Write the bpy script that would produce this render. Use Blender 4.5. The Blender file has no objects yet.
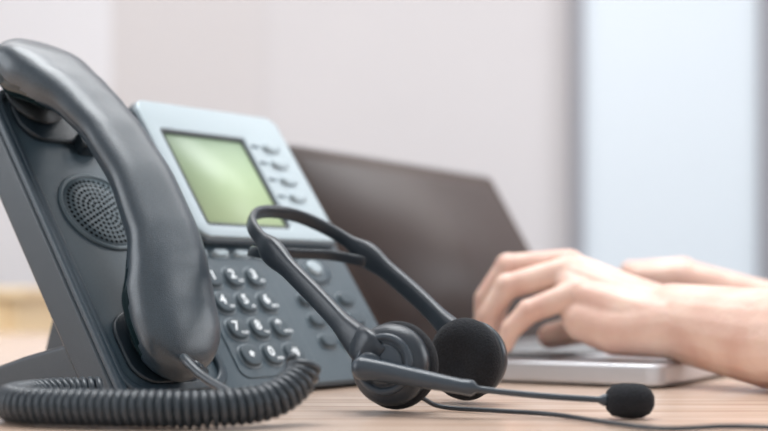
import bpy, bmesh, math, random
from mathutils import Vector, Matrix
random.seed(3)
S=bpy.context.scene
COL=S.collection

# ---------------------------------------------------------------- materials
def mat(name,col,rough=0.5,metal=0.0,noise=0.0,nscale=60,bump=0.0,bscale=900,emis=0.0,coat=0.0,sss=0.0,spec=0.5,ecol=None,crough=0.2):
    m=bpy.data.materials.new(name); m.use_nodes=True
    nt=m.node_tree; b=nt.nodes['Principled BSDF']
    c=(*col,1)
    b.inputs['Base Color'].default_value=c
    b.inputs['Roughness'].default_value=rough
    b.inputs['Metallic'].default_value=metal
    b.inputs['Specular IOR Level'].default_value=spec
    b.inputs['Coat Weight'].default_value=coat
    b.inputs['Coat Roughness'].default_value=crough
    if sss:
        b.inputs['Subsurface Weight'].default_value=sss
        b.inputs['Subsurface Radius'].default_value=(0.01,0.004,0.002)
        b.inputs['Subsurface Scale'].default_value=1.0
    if emis:
        b.inputs['Emission Color'].default_value=(*(ecol or col),1)
        b.inputs['Emission Strength'].default_value=emis
    tc=nt.nodes.new('ShaderNodeTexCoord')
    if noise:
        n=nt.nodes.new('ShaderNodeTexNoise'); n.inputs['Scale'].default_value=nscale
        n.inputs['Detail'].default_value=4
        nt.links.new(tc.outputs['Object'],n.inputs['Vector'])
        r=nt.nodes.new('ShaderNodeValToRGB')
        r.color_ramp.elements[0].position=0.3; r.color_ramp.elements[1].position=0.7
        r.color_ramp.elements[0].color=(*[x*(1-noise) for x in col],1)
        r.color_ramp.elements[1].color=(*[min(1,x*(1+noise)) for x in col],1)
        nt.links.new(n.outputs['Fac'],r.inputs['Fac'])
        nt.links.new(r.outputs['Color'],b.inputs['Base Color'])
    if bump:
        n2=nt.nodes.new('ShaderNodeTexNoise'); n2.inputs['Scale'].default_value=bscale
        nt.links.new(tc.outputs['Object'],n2.inputs['Vector'])
        bp=nt.nodes.new('ShaderNodeBump'); bp.inputs['Strength'].default_value=bump
        bp.inputs['Distance'].default_value=0.0006
        nt.links.new(n2.outputs['Fac'],bp.inputs['Height'])
        nt.links.new(bp.outputs['Normal'],b.inputs['Normal'])
    return m

M_body=mat('phone_plastic',(0.030,0.048,0.064),0.36,noise=0.12,nscale=700,bump=0.3,bscale=1400)
M_face=mat('phone_face_plastic',(0.050,0.076,0.095),0.34,noise=0.08,nscale=700,bump=0.2,bscale=1400)
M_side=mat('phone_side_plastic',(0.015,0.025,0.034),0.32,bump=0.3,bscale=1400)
M_hand=mat('handset_plastic',(0.020,0.034,0.047),0.36,noise=0.2,nscale=900,bump=0.4,bscale=1500,spec=0.6,coat=0.4,crough=0.24)
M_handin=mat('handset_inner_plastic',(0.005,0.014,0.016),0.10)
M_silver=mat('phone_silver_bezel',(0.33,0.385,0.41),0.33,metal=0.35)
M_grille=mat('speaker_grille_plastic',(0.10,0.135,0.155),0.4)
M_dark=mat('dark_recess',(0.012,0.018,0.022),0.4)
M_hole=mat('grille_hole',(0.003,0.004,0.005),0.9,spec=0.1)
M_key=mat('phone_key_rubber',(0.042,0.064,0.080),0.42)
M_keyrim=mat('key_surround',(0.16,0.20,0.225),0.35)
M_white=mat('printed_legend',(0.88,0.92,0.94),0.6,spec=0.2)
M_cord=mat('coiled_cord_plastic',(0.026,0.035,0.044),0.34)
M_hs=mat('headset_plastic',(0.018,0.025,0.034),0.32,bump=0.2,bscale=1500)
M_hs2=mat('headset_plate_plastic',(0.036,0.048,0.062),0.30,bump=0.15,bscale=1500)
M_foam=mat('foam',(0.009,0.010,0.013),0.95,noise=0.5,nscale=900,bump=1.0,bscale=700)
M_lap=mat('laptop_aluminium',(0.62,0.62,0.64),0.35,metal=0.4)
M_lapk=mat('laptop_keys',(0.20,0.20,0.205),0.5)
M_scr=mat('laptop_screen',(0.058,0.038,0.032),0.6,noise=0.15,nscale=4,spec=0.3)
M_rim=mat('laptop_lid_rim',(0.34,0.32,0.32),0.4,metal=0.3)

def skin_mat():
    m=mat('skin',(0.80,0.55,0.46),0.42,sss=0.15,bump=0.5,bscale=260)
    nt=m.node_tree; b=nt.nodes['Principled BSDF']
    tc=[n for n in nt.nodes if n.type=='TEX_COORD'][0]
    n=nt.nodes.new('ShaderNodeTexNoise'); n.inputs['Scale'].default_value=34; n.inputs['Detail'].default_value=4
    nt.links.new(tc.outputs['Object'],n.inputs['Vector'])
    r=nt.nodes.new('ShaderNodeValToRGB')
    r.color_ramp.elements[0].position=0.35; r.color_ramp.elements[1].position=0.65
    r.color_ramp.elements[0].color=(0.72,0.45,0.36,1); r.color_ramp.elements[1].color=(0.84,0.61,0.50,1)
    nt.links.new(n.outputs['Fac'],r.inputs['Fac']); nt.links.new(r.outputs['Color'],b.inputs['Base Color'])
    return m
M_skin=skin_mat()
M_nail=mat('fingernail',(0.86,0.64,0.57),0.25)

def wood(name,c1,c2,rough):
    m=bpy.data.materials.new(name); m.use_nodes=True
    nt=m.node_tree; b=nt.nodes['Principled BSDF']
    tc=nt.nodes.new('ShaderNodeTexCoord'); mp=nt.nodes.new('ShaderNodeMapping')
    mp.inputs['Scale'].default_value=(3,60,3); mp.inputs['Rotation'].default_value=(0,0,0.25)
    n=nt.nodes.new('ShaderNodeTexNoise'); n.inputs['Scale'].default_value=1.6; n.inputs['Detail'].default_value=6
    n.inputs['Distortion'].default_value=0.4
    r=nt.nodes.new('ShaderNodeValToRGB')
    r.color_ramp.elements[0].position=0.32; r.color_ramp.elements[1].position=0.68
    r.color_ramp.elements[0].color=(*c1,1); r.color_ramp.elements[1].color=(*c2,1)
    nt.links.new(tc.outputs['Object'],mp.inputs['Vector']); nt.links.new(mp.outputs['Vector'],n.inputs['Vector'])
    nt.links.new(n.outputs['Fac'],r.inputs['Fac']); nt.links.new(r.outputs['Color'],b.inputs['Base Color'])
    b.inputs['Roughness'].default_value=rough
    return m
M_table=wood('desk_wood',(0.49,0.34,0.25),(0.70,0.545,0.445),0.22)
M_cab=wood('cabinet_wood',(0.82,0.57,0.30),(0.90,0.68,0.42),0.5)

def lcd_mat():
    m=bpy.data.materials.new('lcd_green'); m.use_nodes=True
    nt=m.node_tree; b=nt.nodes['Principled BSDF']
    tc=nt.nodes.new('ShaderNodeTexCoord'); sp=nt.nodes.new('ShaderNodeSeparateXYZ')
    nt.links.new(tc.outputs['Generated'],sp.inputs['Vector'])
    r=nt.nodes.new('ShaderNodeValToRGB')
    r.color_ramp.elements[0].color=(0.47,0.58,0.34,1); r.color_ramp.elements[1].color=(0.17,0.235,0.15,1)
    nt.links.new(sp.outputs['Y'],r.inputs['Fac'])
    nt.links.new(r.outputs['Color'],b.inputs['Base Color'])
    nt.links.new(r.outputs['Color'],b.inputs['Emission Color'])
    b.inputs['Emission Strength'].default_value=0.22
    b.inputs['Roughness'].default_value=0.45
    return m
M_lcd=lcd_mat()

# ---------------------------------------------------------------- helpers
def empty(name,mw=None):
    o=bpy.data.objects.new(name,None); COL.objects.link(o); o.empty_display_size=0.02
    if mw is not None: o.matrix_world=mw
    return o
def mesh_obj(name,verts,faces,m,parent=None,smooth=True,bevel=0,seg=3,subs=0):
    me=bpy.data.meshes.new(name); me.from_pydata([tuple(v) for v in verts],[],faces); me.update()
    bm=bmesh.new(); bm.from_mesh(me); bmesh.ops.recalc_face_normals(bm,faces=bm.faces); bm.to_mesh(me); bm.free()
    if isinstance(m,(list,tuple)):
        for x in m: me.materials.append(x)
    else: me.materials.append(m)
    o=bpy.data.objects.new(name,me); COL.objects.link(o)
    if parent: o.parent=parent
    if smooth:
        for p in me.polygons: p.use_smooth=True
    if bevel:
        md=o.modifiers.new('bev','BEVEL'); md.width=bevel; md.segments=seg; md.limit_method='ANGLE'; md.angle_limit=math.radians(35)
        md.harden_normals=False
    if subs:
        md=o.modifiers.new('sub','SUBSURF'); md.levels=subs; md.render_levels=subs
    if smooth and bevel:
        w=o.modifiers.new('wn','WEIGHTED_NORMAL'); w.keep_sharp=False
    return o
def box(name,x0,x1,y0,y1,z0,z1,m,parent=None,bevel=0,seg=3):
    v=[(x,y,z) for x in (x0,x1) for y in (y0,y1) for z in (z0,z1)]
    f=[(0,1,3,2),(4,6,7,5),(0,4,5,1),(2,3,7,6),(0,2,6,4),(1,5,7,3)]
    return mesh_obj(name,v,f,m,parent,smooth=bevel>0,bevel=bevel,seg=seg)
def prism(name,poly,axis_range,m,parent=None,bevel=0,seg=3,order='a'):
    """poly in (b,c); extruded along a"""
    n=len(poly); a0,a1=axis_range
    v=[(a0,p[0],p[1]) for p in poly]+[(a1,p[0],p[1]) for p in poly]
    f=[tuple(range(n)),tuple(range(2*n-1,n-1,-1))]+[(i,(i+1)%n,n+(i+1)%n,n+i) for i in range(n)]
    return mesh_obj(name,v,f,m,parent,smooth=bevel>0,bevel=bevel,seg=seg)
def rrect(x0,x1,y0,y1,r,seg=8):
    pts=[]
    for cx,cy,a in ((x1-r,y1-r,0),(x0+r,y1-r,90),(x0+r,y0+r,180),(x1-r,y0+r,270)):
        for i in range(seg+1):
            t=math.radians(a+90*i/seg); pts.append((cx+r*math.cos(t),cy+r*math.sin(t)))
    return pts
def plate(name,pts,z0,z1,m,parent=None,bevel=0,seg=3):
    n=len(pts)
    v=[(p[0],p[1],z0) for p in pts]+[(p[0],p[1],z1) for p in pts]
    f=[tuple(range(n-1,-1,-1)),tuple(range(n,2*n))]+[(i,(i+1)%n,n+(i+1)%n,n+i) for i in range(n)]
    return mesh_obj(name,v,f,m,parent,bevel=bevel,seg=seg)
def frame(name,po,pi,z0,z1,m,parent=None,bevel=0):
    n=len(po)
    v=[(p[0],p[1],z0) for p in po]+[(p[0],p[1],z1) for p in po]+[(p[0],p[1],z0) for p in pi]+[(p[0],p[1],z1) for p in pi]
    f=[]
    for i in range(n):
        j=(i+1)%n
        f+= [(i,j,n+j,n+i),(2*n+j,2*n+i,3*n+i,3*n+j),(n+i,n+j,3*n+j,3*n+i),(j,i,2*n+i,2*n+j)]
    return mesh_obj(name,v,f,m,parent,bevel=bevel,seg=2)
def revolve(name,prof,m,parent=None,seg=48,mw=None,sx=1,sy=1):
    """prof: list (r,z) from axis to axis, around local Z"""
    v=[];f=[]
    for (r,z) in prof:
        for i in range(seg):
            t=2*math.pi*i/seg; v.append((r*math.cos(t)*sx,r*math.sin(t)*sy,z))
    for k in range(len(prof)-1):
        for i in range(seg):
            j=(i+1)%seg
            f.append((k*seg+i,k*seg+j,(k+1)*seg+j,(k+1)*seg+i))
    f.append(tuple(range(seg-1,-1,-1))); k=(len(prof)-1)*seg
    f.append(tuple(range(k,k+seg)))
    o=mesh_obj(name,v,f,m,parent)
    if mw is not None: o.matrix_local=mw
    return o
def cr(pts,n):
    """catmull-rom through points"""
    P=[Vector(p) for p in pts]; P=[2*P[0]-P[1]]+P+[2*P[-1]-P[-2]]
    out=[]
    for i in range(1,len(P)-2):
        for k in range(n):
            t=k/n
            out.append(0.5*((2*P[i])+(-P[i-1]+P[i+1])*t+(2*P[i-1]-5*P[i]+4*P[i+1]-P[i+2])*t*t+(-P[i-1]+3*P[i]-3*P[i+1]+P[i+2])*t**3))
    out.append(P[-2]); return out
def lerp_table(tab,x):
    if x<=tab[0][0]: return tab[0][1:]
    for i in range(len(tab)-1):
        if x<=tab[i+1][0]:
            t=(x-tab[i][0])/(tab[i+1][0]-tab[i][0]); t=t*t*(3-2*t)*0.5+t*0.5
            return tuple(a+(b-a)*t for a,b in zip(tab[i][1:],tab[i+1][1:]))
    return tab[-1][1:]
def tube(name,pts,rad,m,parent=None,sides=10):
    """mesh tube with per point radius, parallel transport"""
    n=len(pts); pts=[Vector(p) for p in pts]
    if not hasattr(rad,'__len__'): rad=[rad]*n
    T=[(pts[min(i+1,n-1)]-pts[max(i-1,0)]).normalized() for i in range(n)]
    N=T[0].orthogonal().normalized(); v=[];f=[]
    for i in range(n):
        N=(N-T[i]*N.dot(T[i])).normalized(); B=T[i].cross(N)
        for k in range(sides):
            a=2*math.pi*k/sides; v.append(pts[i]+(N*math.cos(a)+B*math.sin(a))*rad[i])
    for i in range(n-1):
        for k in range(sides):
            j=(k+1)%sides; f.append((i*sides+k,i*sides+j,(i+1)*sides+j,(i+1)*sides+k))
    f.append(tuple(range(sides-1,-1,-1))); f.append(tuple(range((n-1)*sides,n*sides)))
    return mesh_obj(name,v,f,m,parent)
def ribbon(name,pts,updirs,halfw,halft,m,parent=None,sides=20,ex=3.0):
    """superelliptic band: halfw along updir, halft along the in-plane normal"""
    n=len(pts); pts=[Vector(p) for p in pts]; v=[];f=[]
    for i in range(n):
        T=(pts[min(i+1,n-1)]-pts[max(i-1,0)]).normalized()
        U=Vector(updirs[i]); U=(U-T*U.dot(T)).normalized(); Q=T.cross(U)
        w=halfw[i] if hasattr(halfw,'__len__') else halfw
        h=halft[i] if hasattr(halft,'__len__') else halft
        for k in range(sides):
            a=2*math.pi*k/sides; c,s=math.cos(a),math.sin(a)
            c=math.copysign(abs(c)**(2/ex),c); s=math.copysign(abs(s)**(2/ex),s)
            v.append(pts[i]+U*c*w+Q*s*h)
    for i in range(n-1):
        for k in range(sides):
            j=(k+1)%sides; f.append((i*sides+k,i*sides+j,(i+1)*sides+j,(i+1)*sides+k))
    f.append(tuple(range(sides-1,-1,-1))); f.append(tuple(range((n-1)*sides,n*sides)))
    return mesh_obj(name,v,f,m,parent)
def frame_from(z,x_hint,loc):
    z=Vector(z).normalized(); x=Vector(x_hint); x=(x-z*x.dot(z)).normalized(); y=z.cross(x)
    m=Matrix((x,y,z)).transposed().to_4x4(); m.translation=Vector(loc); return m

# ---------------------------------------------------------------- room
M_wall=mat('wall_paint_warm',(0.585,0.555,0.560),0.8,noise=0.02,nscale=1.5)
M_wall2=mat('wall_paint_panel',(0.57,0.535,0.535),0.8,noise=0.02,nscale=1.5)
M_wallL=mat('wall_paint_pale',(0.66,0.645,0.665),0.8)
M_door=mat('door_paint',(0.64,0.69,0.735),0.6)
M_trim=mat('trim_grey',(0.27,0.265,0.29),0.6)
M_floor=mat('floor_carpet',(0.30,0.29,0.29),0.9,noise=0.2,nscale=200)
M_ceil=mat('ceiling_paint',(0.85,0.85,0.85),0.9)
box('wall_back',-2.6,3.0,3.62,3.72,-0.75,1.95,M_wall)
box('wall_left',-2.7,-2.6,-1.5,3.72,-0.75,1.95,M_wallL)
box('wall_right',3.0,3.1,-1.5,3.72,-0.75,1.95,M_wallL)
box('floor',-2.7,3.1,-1.5,3.72,-0.85,-0.75,M_floor)
box('ceiling',-2.7,3.1,-1.5,3.72,1.95,2.05,M_ceil)
box('wall_panel_left',-2.59,-0.77,3.612,3.62,-0.75,1.95,M_wallL)
box('wall_panel_centre',-0.77,-0.335,3.612,3.62,-0.75,1.95,M_wall2)
box('door_1',0.555,1.05,3.585,3.62,-0.75,1.93,M_door)
box('trim_1',0.525,0.555,3.56,3.62,-0.75,1.95,M_trim)
box('trim_2',1.05,1.12,3.56,3.62,-0.75,1.95,M_trim)
box('baseboard_back',-0.335,0.525,3.60,3.62,-0.75,-0.67,M_door)

# desk
desk=empty('wooden_desk')
box('desk_top',-1.3,0.95,-0.30,1.95,-0.03,0.0,M_table,desk,bevel=0.003)
for i,(x,y) in enumerate([(-1.25,-0.25),(0.9,-0.25),(-1.25,1.9),(0.9,1.9)]):
    box('leg_%d'%(i+1),x-0.03,x+0.03,y-0.03,y+0.03,-0.75,-0.03,M_trim,desk,bevel=0.002)
cab=empty('wooden_cabinet')
box('carcass',-2.3,-0.72,2.5,2.95,-0.75,0.050,M_cab,cab,bevel=0.004)
box('top_board',-2.32,-0.70,2.48,2.97,0.050,0.070,M_cab,cab,bevel=0.004)
box('door_left',-2.28,-1.53,2.485,2.5,-0.72,0.035,M_cab,cab,bevel=0.003)
box('door_right',-1.49,-0.74,2.485,2.5,-0.72,0.035,M_cab,cab,bevel=0.003)

# ---------------------------------------------------------------- desk telephone
al=math.radians(50); ta=math.radians(36)
p=Vector((math.cos(al),math.sin(al),0)); t=Vector((-math.sin(al)*math.sin(ta),math.cos(al)*math.sin(ta),math.cos(ta)))
nn=p.cross(t).normalized()
MW=Matrix((p,t,nn)).transposed().to_4x4(); MW.translation=Vector((-0.152,0.723,0.010))
ph=empty('desk_telephone',MW)
st,ct_=math.sin(ta),math.cos(ta)
def hz(h,z):   # horizontal-back / height -> local (b,c)
    z-=0.0019
    return (-0.010+h*st+z*ct_, -h*ct_+z*st)
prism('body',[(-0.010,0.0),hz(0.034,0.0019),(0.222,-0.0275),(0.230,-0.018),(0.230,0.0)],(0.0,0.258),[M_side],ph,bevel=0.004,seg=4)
# face skin on the body
plate('face_panel',rrect(0.003,0.255,-0.007,0.227,0.010),-0.001,0.0016,M_face,ph,bevel=0.0012)
# side highlight rail
prism('cradle_side_rail',[(-0.008,-0.002),(0.228,-0.002),(0.228,0.004),(-0.008,0.004)],(0.0005,0.0065),M_body,ph,bevel=0.002)
# handset tray
frame('cradle_tray_rim',rrect(0.004,0.086,-0.006,0.227,0.014),rrect(0.0085,0.081,0.0,0.222,0.011),0.001,0.0045,M_body,ph,bevel=0.0015)
plate('ear_rest',rrect(0.012,0.068,0.184,0.224,0.018),0.001,0.006,M_side,ph,bevel=0.002)
plate('mouth_rest',rrect(0.014,0.070,0.000,0.052,0.018),0.001,0.0045,M_side,ph,bevel=0.002)
plate('hook_switch',rrect(0.050,0.066,0.176,0.190,0.004),0.001,0.011,M_side,ph,bevel=0.002)
# speaker grille
gc=(0.0485,0.1295)
mwg=Matrix.Translation((gc[0],gc[1],0.0016))
revolve('speaker_ring',[(0.0274,0),(0.0278,0.0012),(0.0290,0.0020),(0.0302,0.0012),(0.0308,0)],M_grille,ph,mw=mwg)
revolve('speaker_disc',[(0.0001,0.0012),(0.018,0.0010),(0.0274,0.0006),(0.0274,0)],M_grille,ph,mw=mwg)
v=[];f=[]
for ring in range(0,8):
    R=ring*0.00345; cnt=max(1,int(round(2*math.pi*R/0.0036)))
    for k in range(cnt):
        a=2*math.pi*(k+0.5*(ring%2))/cnt; cx,cy=gc[0]+R*math.cos(a),gc[1]+R*math.sin(a)
        zz=0.0016+0.0014-0.0005*(R/0.0245)**2
        s=len(v)
        for q in range(10):
            v.append((cx+0.00125*math.cos(q*math.pi/5),cy+0.00125*math.sin(q*math.pi/5),zz))
        f.append(tuple(range(s,s+10)))
mesh_obj('speaker_holes',v,f,M_hole,ph,smooth=False)

# keypad
def key(name,a,b,wa,wb,h,m,c0=0.0016,ex=2.4,flat=False):
    v=[];f=[];n=24
    if flat: prof=[(1.16,0.0),(1.14,0.0006),(1.04,0.0004),(1.0,0.0006),(0.98,h*0.75),(0.93,h*0.95),(0.86,h),(0.4,h)]
    else: prof=[(1.16,0.0),(1.14,0.0006),(1.04,0.0004),(1.0,0.0006),(0.98,h*0.7),(0.9,h*0.93),(0.7,h),(0.35,h*1.0)]
    for r,z in prof:
        for k in range(n):
            an=2*math.pi*k/n; c,s=math.cos(an),math.sin(an)
            c=math.copysign(abs(c)**(2/ex),c); s=math.copysign(abs(s)**(2/ex),s)
            v.append((a+wa*r*c,b+wb*r*s,c0+z))
    mi=[]
    for i in range(len(prof)-1):
        for k in range(n):
            j=(k+1)%n; f.append((i*n+k,i*n+j,(i+1)*n+j,(i+1)*n+k)); mi.append(1 if i<2 else 0)
    f.append(tuple(range((len(prof)-1)*n,len(prof)*n))); mi.append(0)
    if flat:
        o=mesh_obj(name,v,f,[m,M_keyrim],ph)
        for pl,q in zip(o.data.polygons,mi): pl.material_index=q
        return o
    return mesh_obj(name,v,f,m,ph)
def text(name,s,a,b,c,size):
    cu=bpy.data.curves.new(name,'FONT'); cu.body=s; cu.size=size; cu.align_x='CENTER'; cu.align_y='CENTER'
    cu.extrude=0.00005; cu.offset=size*0.03; cu.materials.append(M_white)
    o=bpy.data.objects.new(name,cu); COL.objects.link(o); o.parent=ph; o.location=(a,b,c); return o
labs=[('1',''),('2','ABC'),('3','DEF'),('4','GHI'),('5','JKL'),('6','MNO'),('7','PQRS'),('8','TUV'),('9','WXYZ'),('*',''),('0','OPER'),('#','')]
plate('keypad_plate',rrect(0.098,0.170,0.000,0.094,0.008),0.001,0.0024,M_face,ph,bevel=0.0008)
for r in range(4):
    for c in range(3):
        a=0.1125+c*0.0197; b=0.078-r*0.0207
        o=key('key_%d_%d'%(r,c),a,b,0.0080,0.0080,0.0028,M_key,0.0024,2.4,True)
        d,l=labs[r*3+c]
        text('digit_%d_%d'%(r,c),d,a-(0.002 if l else 0),b+(0.001 if l else 0)-(0.0018 if d=='*' else 0),0.00535,0.0098)
        if l: text('letters_%d_%d'%(r,c),l,a+0.0034,b-0.0042,0.00535,0.0026)

# display housing (raised, silver)
po=rrect(0.112,0.2505,0.106,0.2265,0.010); pi=rrect(0.124,0.2035,0.116,0.2005,0.003)
plate('display_housing',rrect(0.110,0.2525,0.104,0.2275,0.011),0.001,0.0085,M_body,ph,bevel=0.003)
frame('display_bezel',po,pi,0.006,0.0115,M_silver,ph,bevel=0.002)
frame('display_inner_bezel',rrect(0.1235,0.204,0.1155,0.201,0.003),rrect(0.1265,0.201,0.1185,0.198,0.002),0.008,0.0104,M_dark,ph)
plate('display_glass',rrect(0.126,0.2015,0.118,0.1985,0.002),0.0075,0.0094,M_lcd,ph)
for i in range(5):
    key('line_key_%d'%i,0.2275,0.130+i*0.0158,0.0080,0.0046,0.0026,M_silver,0.0115,2.2)
    plate('line_label_%d'%i,rrect(0.2075,0.2155,0.1285+i*0.0158,0.1315+i*0.0158,0.001),0.011,0.0118,M_grille,ph)
# soft keys row
for i in range(4):
    key('soft_key_%d'%i,0.112+i*0.0195,0.0985,0.0072,0.0028,0.0030,M_silver,0.0016,3)
# navigation cluster + function keys on the right
key('nav_ring',0.214,0.086,0.0165,0.0125,0.0030,M_face,0.0016,2.0)
key('nav_centre',0.214,0.086,0.0075,0.0060,0.0045,M_silver,0.0022,2.0)
for r in range(3):
    for c in range(3):
        key('function_key_%d_%d'%(r,c),0.192+c*0.0205,0.060-r*0.0175,0.0074,0.0054,0.0030,M_key,0.0016,2.6,True)
# stand
foot=[hz(0.030,0.0006),hz(0.030,0.040),hz(0.10,0.026),hz(0.165,0.010),hz(0.170,0.0006)]
prism('stand_foot_left',foot,(0.004,0.030),M_side,ph,bevel=0.003)
prism('stand_foot_right',foot,(0.232,0.256),M_side,ph,bevel=0.003)
prism('stand_base_bar',[hz(0.145,0.0006),hz(0.145,0.012),hz(0.165,0.010),hz(0.170,0.0006)],(0.02,0.24),M_side,ph,bevel=0.002)
prism('stand_strut',[(0.13,-0.024),(0.16,-0.024),hz(0.165,0.008),hz(0.145,0.008)],(0.06,0.20),M_side,ph,bevel=0.002)

# handset
TAB=[(-0.008,0.030,0.006,0.0245,0.038),(0.00,0.035,0.006,0.0260,0.0385),(0.03,0.044,0.006,0.0290,0.040),(0.05,0.050,0.008,0.0288,0.0415),
     (0.064,0.0535,0.019,0.0268,0.0438),(0.082,0.056,0.030,0.0242,0.0455),(0.12,0.0580,0.0355,0.0226,0.0455),(0.155,0.0565,0.0355,0.0226,0.0418),
     (0.18,0.0535,0.031,0.0244,0.0368),(0.198,0.051,0.019,0.0282,0.0318),(0.214,0.047,0.0075,0.0310,0.0283),(0.245,0.036,0.0065,0.0308,0.0250)]
b0,b1=-0.006,0.248; NS=120; NR=56; v=[];f=[];mi=[]
def sm(b):
    acc=[0]*4; W=0
    for k in range(-4,5):
        w=math.exp(-(k/2.2)**2); tt=lerp_table(TAB,b+k*0.0022)
        acc=[x+w*y for x,y in zip(acc,tt)]; W+=w
    return [x/W for x in acc]
for i in range(NS+1):
    s=i/NS; s=0.5-0.5*math.cos(math.pi*s); b=b0+(b1-b0)*s
    ct,cb,w,a0=sm(b)
    e=1.0
    re=0.024
    if b<b0+re: e=math.sqrt(max(0.0004,1-((b0+re-b)/re)**2))
    if b>b1-re: e=math.sqrt(max(0.0004,1-((b-b1+re)/re)**2))
    cm=(ct+cb)/2; hh=(ct-cb)/2*(0.35+0.65*e) if e>0.05 else (ct-cb)/2*0.36
    w*=e
    for k in range(NR):
        an=2*math.pi*k/NR; c,s2=math.cos(an),math.sin(an); ex=3.0
        c=math.copysign(abs(c)**(2/ex),c); s2=math.copysign(abs(s2)**(2/ex),s2)
        ww=w*(0.93 if s2<-0.2 else 1.0)
        v.append((a0+ww*c,b,cm+hh*s2))
for i in range(NS):
    for k in range(NR):
        j=(k+1)%NR; f.append((i*NR+k,i*NR+j,(i+1)*NR+j,(i+1)*NR+k))
f.append(tuple(range(NR-1,-1,-1))); f.append(tuple(range(NS*NR,(NS+1)*NR)))
hs=mesh_obj('handset',v,f,[M_hand,M_handin],ph)
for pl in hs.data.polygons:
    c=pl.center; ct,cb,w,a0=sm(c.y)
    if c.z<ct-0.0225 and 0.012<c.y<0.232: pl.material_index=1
mwc=Matrix.Translation((0.041,0.026,0.0068))
revolve('mouthpiece_cap',[(0.0001,-0.0015),(0.019,-0.0015),(0.021,0.0),(0.021,0.002)],M_dark,ph,mw=mwc)
mwc=Matrix.Translation((0.030,0.216,0.0076))
revolve('earpiece_cap',[(0.0001,-0.0015),(0.019,-0.0015),(0.021,0.0),(0.021,0.002)],M_dark,ph,mw=mwc)

# cords (world coordinates -> parented keeping world placement)
phc=empty('cord'); phc.parent=ph; phc.matrix_local=MW.inverted()
def l2w(a,b,c): return MW@Vector((a,b,c))
lead=[l2w(0.050,-0.002,0.018),Vector((-0.108,0.690,0.030)),Vector((-0.094,0.668,0.021)),Vector((-0.073,0.645,0.013)),Vector((-0.056,0.633,0.012)),Vector((-0.045,0.630,0.018))]
tube('handset_lead',cr(lead,12),0.0024,M_cord,phc)
tube('lead_strain_relief',cr([lead[0]+ (lead[0]-lead[1])*0.1,lead[0]*0.65+lead[1]*0.35],4),[0.0042]*3+[0.0036]*2,M_cord,phc)
path=cr([(-0.040,0.640,0.030),(-0.043,0.634,0.021),(-0.056,0.622,0.0125),(-0.080,0.612,0.0098),(-0.110,0.610,0.0098),(-0.150,0.618,0.0098),(-0.178,0.630,0.0098),(-0.190,0.652,0.0098),(-0.187,0.680,0.0098),(-0.172,0.697,0.0098),(-0.155,0.703,0.0098)],40)
# arclength resample & helix
L=[0]
for i in range(1,len(path)): L.append(L[-1]+(path[i]-path[i-1]).length)
def at(s):
    import bisect
    i=min(max(bisect.bisect(L,s)-1,0),len(path)-2); u=(s-L[i])/(L[i+1]-L[i]); return path[i].lerp(path[i+1],u)
pitch=0.0040; steps=14; tot=L[-1]; N=int(tot/pitch*steps); pts=[]
Nv=None
for i in range(N+1):
    s=tot*i/N; P0=at(s); T=(at(min(s+0.002,tot))-at(max(s-0.002,0))).normalized()
    if Nv is None: Nv=T.orthogonal().normalized()
    Nv=(Nv-T*Nv.dot(T)).normalized(); B=T.cross(Nv); a=2*math.pi*i/steps
    pts.append(P0+(Nv*math.cos(a)+B*math.sin(a))*0.0074)
tube('coiled_cord',pts,0.0020,M_cord,phc,sides=8)

# ---------------------------------------------------------------- headset
hd=empty('headset')
A=Vector((0.62,0.78,0)).normalized(); Mc=Vector((0.028,0.722,0.0262)); D=(Vector((-0.55,0.65,0.52))).normalized()
D=(D-A*D.dot(A)*0.6).normalized()
Nn=A.cross(D).normalized()
def HP(w,l,n=0): return Mc+A*w+D*l+Nn*n
arch=[(-0.046,0.016),(-0.042,0.04),(-0.038,0.07),(-0.035,0.10),(-0.0315,0.128),(-0.025,0.151),(-0.010,0.167),(0.010,0.173),(0.032,0.169),(0.048,0.152),(0.056,0.128),(0.058,0.10),(0.057,0.07),(0.0525,0.04),(0.047,0.012)]
ap=cr([HP(w,l) for w,l in arch],8); n=len(ap)
hw=[];ht=[]
for i in range(n):
    u=i/(n-1); e=min(u,1-u)*2      # 0 at cups ..1 apex
    if e<0.16: hw.append(0.0100-0.025*e); ht.append(0.0050)
    elif e<0.48: hw.append(0.0060); ht.append(0.0036)
    elif e<0.58: hw.append(0.0082); ht.append(0.0046)
    else: hw.append(0.0044); ht.append(0.0024)
# smooth the widths
for _ in range(3):
    hw=[(hw[max(i-1,0)]+hw[i]+hw[min(i+1,n-1)])/3 for i in range(n)]
    ht=[(ht[max(i-1,0)]+ht[i]+ht[min(i+1,n-1)])/3 for i in range(n)]
ribbon('headband',ap,[Nn]*n,hw,ht,M_hs,hd)
arch2=[(-0.0320,0.122,-0.003),(-0.026,0.141,-0.012),(-0.012,0.153,-0.0195),(0.006,0.158,-0.0215),(0.028,0.153,-0.0195),(0.045,0.139,-0.012),(0.0548,0.116,-0.003)]
ap2=cr([HP(*q) for q in arch2],10)
ribbon('headband_inner_strap',ap2,[Nn]*len(ap2),0.0034,0.0018,M_hs,hd)
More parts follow.
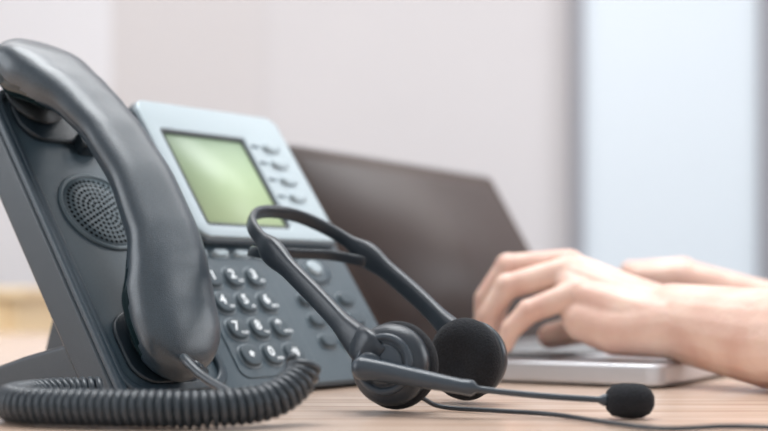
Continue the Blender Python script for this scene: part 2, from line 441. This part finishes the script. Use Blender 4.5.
# ear cups
def cup(tag,c,outd,near):
    mw=frame_from(outd,D,c)
    revolve(tag+'_shell',[(0.0001,0.0085),(0.010,0.0085),(0.0165,0.0075),(0.0205,0.0050),(0.0222,0.0010),(0.0222,-0.0030),(0.0190,-0.0050),(0.0001,-0.0050)],M_hs,hd,mw=mw)
    revolve(tag+'_outer_ring',[(0.0125,0.0080),(0.0130,0.0092),(0.0150,0.0096),(0.0165,0.0088),(0.0168,0.0070)],M_hs2,hd,mw=mw)
    revolve(tag+'_centre_plate',[(0.0001,0.0096),(0.0085,0.0096),(0.0108,0.0092),(0.0115,0.0080)],M_hs2,hd,mw=mw)
    revolve(tag+'_foam_pad',[(0.0001,-0.0150),(0.006,-0.0165),(0.013,-0.0180),(0.0190,-0.0168),(0.0232,-0.0130),(0.0242,-0.0090),(0.0232,-0.0050),(0.0205,-0.0030),(0.0001,-0.0030)],M_foam,hd,mw=mw)
    # yoke
    e0=HP(-0.044 if near else 0.045,0.026)
    ribbon(tag+'_yoke',cr([e0,Vector(c)+D*0.018+outd*0.0085,Vector(c)+D*0.010+outd*0.0092,Vector(c)+D*0.004+outd*0.0080],6),[Nn]*19,[0.0075+0.0030*math.sin(math.pi*min(i,14)/16) for i in range(19)],[0.0042]*10+[0.0038-0.0002*i for i in range(9)],M_hs,hd)
o1=Vector((-0.40,-0.91,0.08)).normalized()
c1=HP(-0.040,0.0)
cup('ear_cup_mic_side',c1,o1,True)
cup('ear_cup_plain_side',HP(0.040,0.0),A,False)
# boom: rounded lever over the outer face of the near cup
b0_=c1+o1*0.0125+Vector((-0.0155,0.003,-0.0015))
revolve('boom_pivot',[(0.0001,0.0040),(0.0055,0.0040),(0.0075,0.0030),(0.0082,0.0010),(0.0082,-0.006)],M_hs2,hd,mw=frame_from(o1,D,c1+o1*0.0085+Vector((-0.007,0.0035,-0.0015))))
mic=Vector((0.1275,0.662,0.0092))
bp=cr([b0_,b0_+Vector((0.020,-0.004,-0.0028)),Vector((0.043,0.664,0.0160)),Vector((0.080,0.661,0.0120)),Vector((0.116,0.662,0.0095))],14)
nb=len(bp); rad=[]
x0=bp[0].x
for i in range(nb):
    x=bp[i].x; d=x-x0
    if x<0.043:
        r=0.0066-0.0028*d/(0.043-x0)
        if d<0.006: r*=math.sqrt(max(0.02,1-(1-d/0.006)**2))
        rad.append(r)
    elif x<0.048: rad.append(0.0042)
    elif x>0.112: rad.append(0.0032)
    else: rad.append(0.0017)
tube('mic_boom',bp,rad,M_hs2,hd,sides=18)
mwm=frame_from((1,0.0,-0.02),(0,0,1),mic)
revolve('mic_foam',[(0.0001,-0.0122),(0.005,-0.0122),(0.0080,-0.0095),(0.0090,-0.004),(0.0091,0.002),(0.0085,0.0065),(0.0065,0.0100),(0.0035,0.0118),(0.0001,0.0122)],M_foam,hd,mw=mwm)
cab_=cr([c1+Vector((0.017,0.004,-0.018)),Vector((0.032,0.700,0.0026)),Vector((0.060,0.684,0.0020)),Vector((0.087,0.664,0.0020)),Vector((0.108,0.625,0.0020)),Vector((0.130,0.596,0.0020)),Vector((0.160,0.605,0.0020)),Vector((0.186,0.600,0.0020)),Vector((0.26,0.57,0.0020)),Vector((0.36,0.50,0.0020))],12)
tube('headset_cable',cab_,0.0013,M_hs,hd,sides=8)

# ---------------------------------------------------------------- laptop
e=Vector((0.519,0.853,0)).normalized(); ln=Vector((0.853,-0.519,0)).normalized()
ML=Matrix((e,-ln,Vector((0,0,1)))).transposed().to_4x4(); ML.translation=Vector((0.0,0.965,0.0))
# local: x along hinge (near->far), y away from user (0 at hinge, -0.245 at front), z up
lp=empty('laptop',ML)
plate('base',rrect(0.0,0.371,-0.216,0.0,0.012),0.0015,0.0165,M_lap,lp,bevel=0.003)
plate('keyboard_well',rrect(0.03,0.341,-0.125,-0.020,0.004),0.0155,0.0170,M_lapk,lp)
for r in range(5):
    for c in range(14):
        x=0.034+c*0.0218; y=-0.120+r*0.0198
        box('key_%d_%d'%(r,c),x,x+0.0185,y,y+0.0165,0.0168,0.0190,M_lapk,lp,bevel=0.0008,seg=1)
plate('trackpad',rrect(0.135,0.235,-0.206,-0.140,0.004),0.0160,0.0169,mat('trackpad',(0.45,0.46,0.48),0.3),lp)
for i in range(4):
    x,y=((0.02,-0.02),(0.35,-0.02),(0.02,-0.200),(0.35,-0.200))[i]
    box('rubber_foot_%d'%i,x-0.006,x+0.006,y-0.004,y+0.004,0.0,0.002,M_lapk,lp)
lid=empty('lid_pivot'); lid.parent=lp
lid.location=(0,-0.002,0.0185); lid.rotation_euler=(-math.radians(30.5),0,0)
def lidplate(name,x0,x1,z0,z1,y0,y1,r,m,bevel=0):
    n0=rrect(x0,x1,z0,z1,r); k=len(n0)
    v=[(q[0],y0,q[1]) for q in n0]+[(q[0],y1,q[1]) for q in n0]
    f=[tuple(range(k)),tuple(range(2*k-1,k-1,-1))]+[(i,(i+1)%k,k+(i+1)%k,k+i) for i in range(k)]
    return mesh_obj(name,v,f,m,lid,bevel=bevel,seg=2)
lidplate('lid_shell',0,0.371,0.0,0.195,0.0,0.007,0.008,M_rim,bevel=0.002)
lidplate('screen_glass',0.004,0.367,0.004,0.189,-0.0008,0.001,0.006,M_scr)
lidplate('screen_display',0.016,0.355,0.020,0.177,-0.0012,0.0005,0.001,mat('display_off',(0.044,0.028,0.024),0.5,spec=0.35))
for i,x in enumerate((0.05,0.30)):
    tube('hinge_%d'%i,[(x,-0.001,0.0175),(x+0.03,-0.001,0.0175)],0.004,M_rim,lp)

# ---------------------------------------------------------------- hands
def capsule(bm,p0,r0,p1,r1,seg=20):
    p0=Vector(p0);p1=Vector(p1);d=(p1-p0); Ln=d.length; z=d.normalized(); x=z.orthogonal().normalized(); y=z.cross(x)
    rings=[]
    K=6
    for i in range(1,K+1):
        th=math.pi/2*(1-i/K); rings.append((p0-z*r0*math.sin(th),r0*math.cos(th)))
    for i in range(0,K):
        th=math.pi/2*(i/K); rings.append((p1+z*r1*math.sin(th),r1*math.cos(th)))
    rv=[]
    for c,r in rings:
        rv.append([bm.verts.new(c+(x*math.cos(2*math.pi*k/seg)+y*math.sin(2*math.pi*k/seg))*r) for k in range(seg)])
    a=bm.verts.new(p0-z*r0); b=bm.verts.new(p1+z*r1)
    for k in range(seg):
        j=(k+1)%seg
        bm.faces.new((a,rv[0][j],rv[0][k])); bm.faces.new((b,rv[-1][k],rv[-1][j]))
        for q in range(len(rv)-1): bm.faces.new((rv[q][k],rv[q][j],rv[q+1][j],rv[q+1][k]))
def build_hand(name,wrist,fore,fingers,thumb,wr,heel=None):
    bm=bmesh.new()
    root=empty(name)
    fw=[(Vector(wrist),wr)]+[(Vector(q[:3]),q[3]) for q in fore]
    for (a,ra),(b,rb) in zip(fw[:-1],fw[1:]): capsule(bm,a,ra,b,rb)
    W=Vector(wrist)
    MC=[Vector(q[0]) for q in fingers]
    cross=(MC[0]-MC[3]).normalized()
    for i,m in enumerate(MC):
        st=W+cross*(0.014-0.0095*i)
        capsule(bm,st,wr*0.72,m-Vector((0,0,0.003)),0.0125 if i<3 else 0.0115)
        md=(st+m)/2; md.z-=0.004
        capsule(bm,md,0.0165,m*0.8+st*0.2-Vector((0,0,0.004)),0.0135)
    if heel:
        for q in heel: capsule(bm,q[0],q[1],q[2],q[3])
    for i in range(3):
        capsule(bm,MC[i]-Vector((0,0,0.004)),0.0115,MC[i+1]-Vector((0,0,0.004)),0.0112)
    for i,fg in enumerate(fingers):
        k=(1.0,1.02,0.98,0.90)[i]; rr=[0.0112*k,0.0098*k,0.0086*k,0.0070*k]
        q=[Vector(x) for x in fg]
        for j in range(3): capsule(bm,q[j],rr[j],q[j+1],rr[j+1])
        capsule(bm,q[1],0.0106*k,q[1]+(q[2]-q[1])*0.05,0.0103*k)
    q=[Vector(x) for x in thumb]
    capsule(bm,W+(q[0]-W)*0.1,0.0190,q[0],0.0160)
    rr=[0.0155,0.0115,0.0100,0.0085]
    for j in range(len(q)-1): capsule(bm,q[j],rr[j],q[j+1],rr[j+1])
    me=bpy.data.meshes.new(name+'_mesh'); bm.to_mesh(me); bm.free(); me.materials.append(M_skin)
    o=bpy.data.objects.new('skin_surface',me); COL.objects.link(o); o.parent=root
    r=o.modifiers.new('remesh','REMESH'); r.mode='VOXEL'; r.voxel_size=0.0015; r.use_smooth_shade=True
    s=o.modifiers.new('smooth','SMOOTH'); s.factor=0.6; s.iterations=5
    # nails
    allf=list(fingers)+[thumb]
    for i,fg in enumerate(allf):
        d2=Vector(fg[-2]);tp=Vector(fg[-1]); ax=(tp-d2).normalized()
        outd=-(ax.cross((Vector(fg[0])-tp).cross(ax))).normalized()
        if i==4: outd=Vector((0,0,1))
        rn=0.0066 if i<4 else 0.008
        m=frame_from(outd,ax,tp+outd*(rn*0.80)+ax*0.001)
        revolve('nail_%d'%i,[(0.0052,0.0),(0.0048,0.0008),(0.003,0.0013),(0.0001,0.0015)],M_nail,root,seg=16,mw=m,sx=1.2,sy=0.85)
    return root
near=[[(0.148,0.971,0.081),(0.109,0.990,0.082),(0.090,0.998,0.060),(0.085,1.000,0.034)],
      [(0.138,0.955,0.086),(0.094,0.968,0.084),(0.077,0.972,0.060),(0.075,0.973,0.032)],
      [(0.133,0.935,0.080),(0.091,0.943,0.069),(0.077,0.945,0.047),(0.077,0.945,0.028)],
      [(0.139,0.914,0.065),(0.104,0.918,0.051),(0.091,0.919,0.038),(0.087,0.919,0.0268)]]
build_hand('left_hand_and_forearm',(0.203,0.900,0.0445),[(0.258,0.842,0.034,0.0335),(0.36,0.73,0.0420,0.0415),(0.45,0.64,0.046,0.045)],near,
           [(0.178,0.945,0.043),(0.150,0.970,0.037),(0.128,0.985,0.031)],0.0270,
           heel=[((0.198,0.890,0.0410),0.0225,(0.163,0.901,0.0385),0.0185),((0.163,0.901,0.0385),0.0185,(0.142,0.911,0.0450),0.0155),((0.17,0.925,0.042),0.019,(0.145,0.935,0.052),0.017)])
far=[[(0.262,1.100,0.080),(0.222,1.113,0.078),(0.209,1.118,0.056),(0.207,1.119,0.033)],
     [(0.262,1.120,0.084),(0.220,1.137,0.082),(0.206,1.143,0.057),(0.205,1.144,0.032)],
     [(0.268,1.139,0.080),(0.229,1.158,0.076),(0.217,1.164,0.053),(0.216,1.165,0.032)],
     [(0.278,1.156,0.070),(0.248,1.172,0.064),(0.238,1.178,0.047),(0.237,1.179,0.031)]]
build_hand('right_hand_and_forearm',(0.342,1.085,0.050),[(0.42,1.03,0.036,0.032),(0.56,0.94,0.0435,0.041),(0.66,0.87,0.046,0.043)],far,
           [(0.308,1.078,0.050),(0.270,1.078,0.042),(0.243,1.086,0.033)],0.0250)

# ---------------------------------------------------------------- lights
def area(name,loc,tgt,sx,sy,en,col=(1,1,1)):
    l=bpy.data.lights.new(name,'AREA'); l.shape='RECTANGLE'; l.size=sx; l.size_y=sy; l.energy=en; l.color=col
    o=bpy.data.objects.new(name,l); COL.objects.link(o); o.location=loc
    o.rotation_euler=(Vector(tgt)-Vector(loc)).to_track_quat('-Z','Y').to_euler(); return o
area('soft_fill_top',(0.0,1.1,1.90),(0.0,0.9,0),1.3,0.8,38,(0.94,0.975,1))  # added soft overhead light, out of view, no fixture modelled
area('wall_rim_fill_back',(0.2,2.4,1.90),(0.2,2.9,0),3.6,1.2,58,(0.98,0.99,1))  # added to brighten the back wall and put rim highlights on the phone
area('soft_fill_right',(2.7,1.3,0.9),(0.0,0.9,0.1),1.6,1.6,36,(0.91,0.96,1))  # added daylight-coloured fill inside the room; the right wall has no window
area('soft_fill_left',(-2.3,0.6,0.9),(0.0,0.8,0.1),1.4,1.4,22,(0.88,0.94,1))  # added cool fill from the left, out of view; no window behind it
w=bpy.data.worlds.new('world'); S.world=w; w.use_nodes=True
w.node_tree.nodes['Background'].inputs['Color'].default_value=(0.88,0.94,1.0,1)
w.node_tree.nodes['Background'].inputs['Strength'].default_value=0.9
try:
    S.view_settings.view_transform='Standard'
except Exception as ex: print(ex)

# ---------------------------------------------------------------- camera
cd=bpy.data.cameras.new('camera'); cd.lens=60; cd.sensor_width=36; cd.shift_y=(290-215.5)/768; cd.clip_start=0.01
cd.dof.use_dof=True; cd.dof.focus_distance=0.725; cd.dof.aperture_fstop=4.0
co=bpy.data.objects.new('camera',cd); COL.objects.link(co); co.location=(0,0,0.0665); co.rotation_euler=(math.pi/2,0,0)
S.camera=co
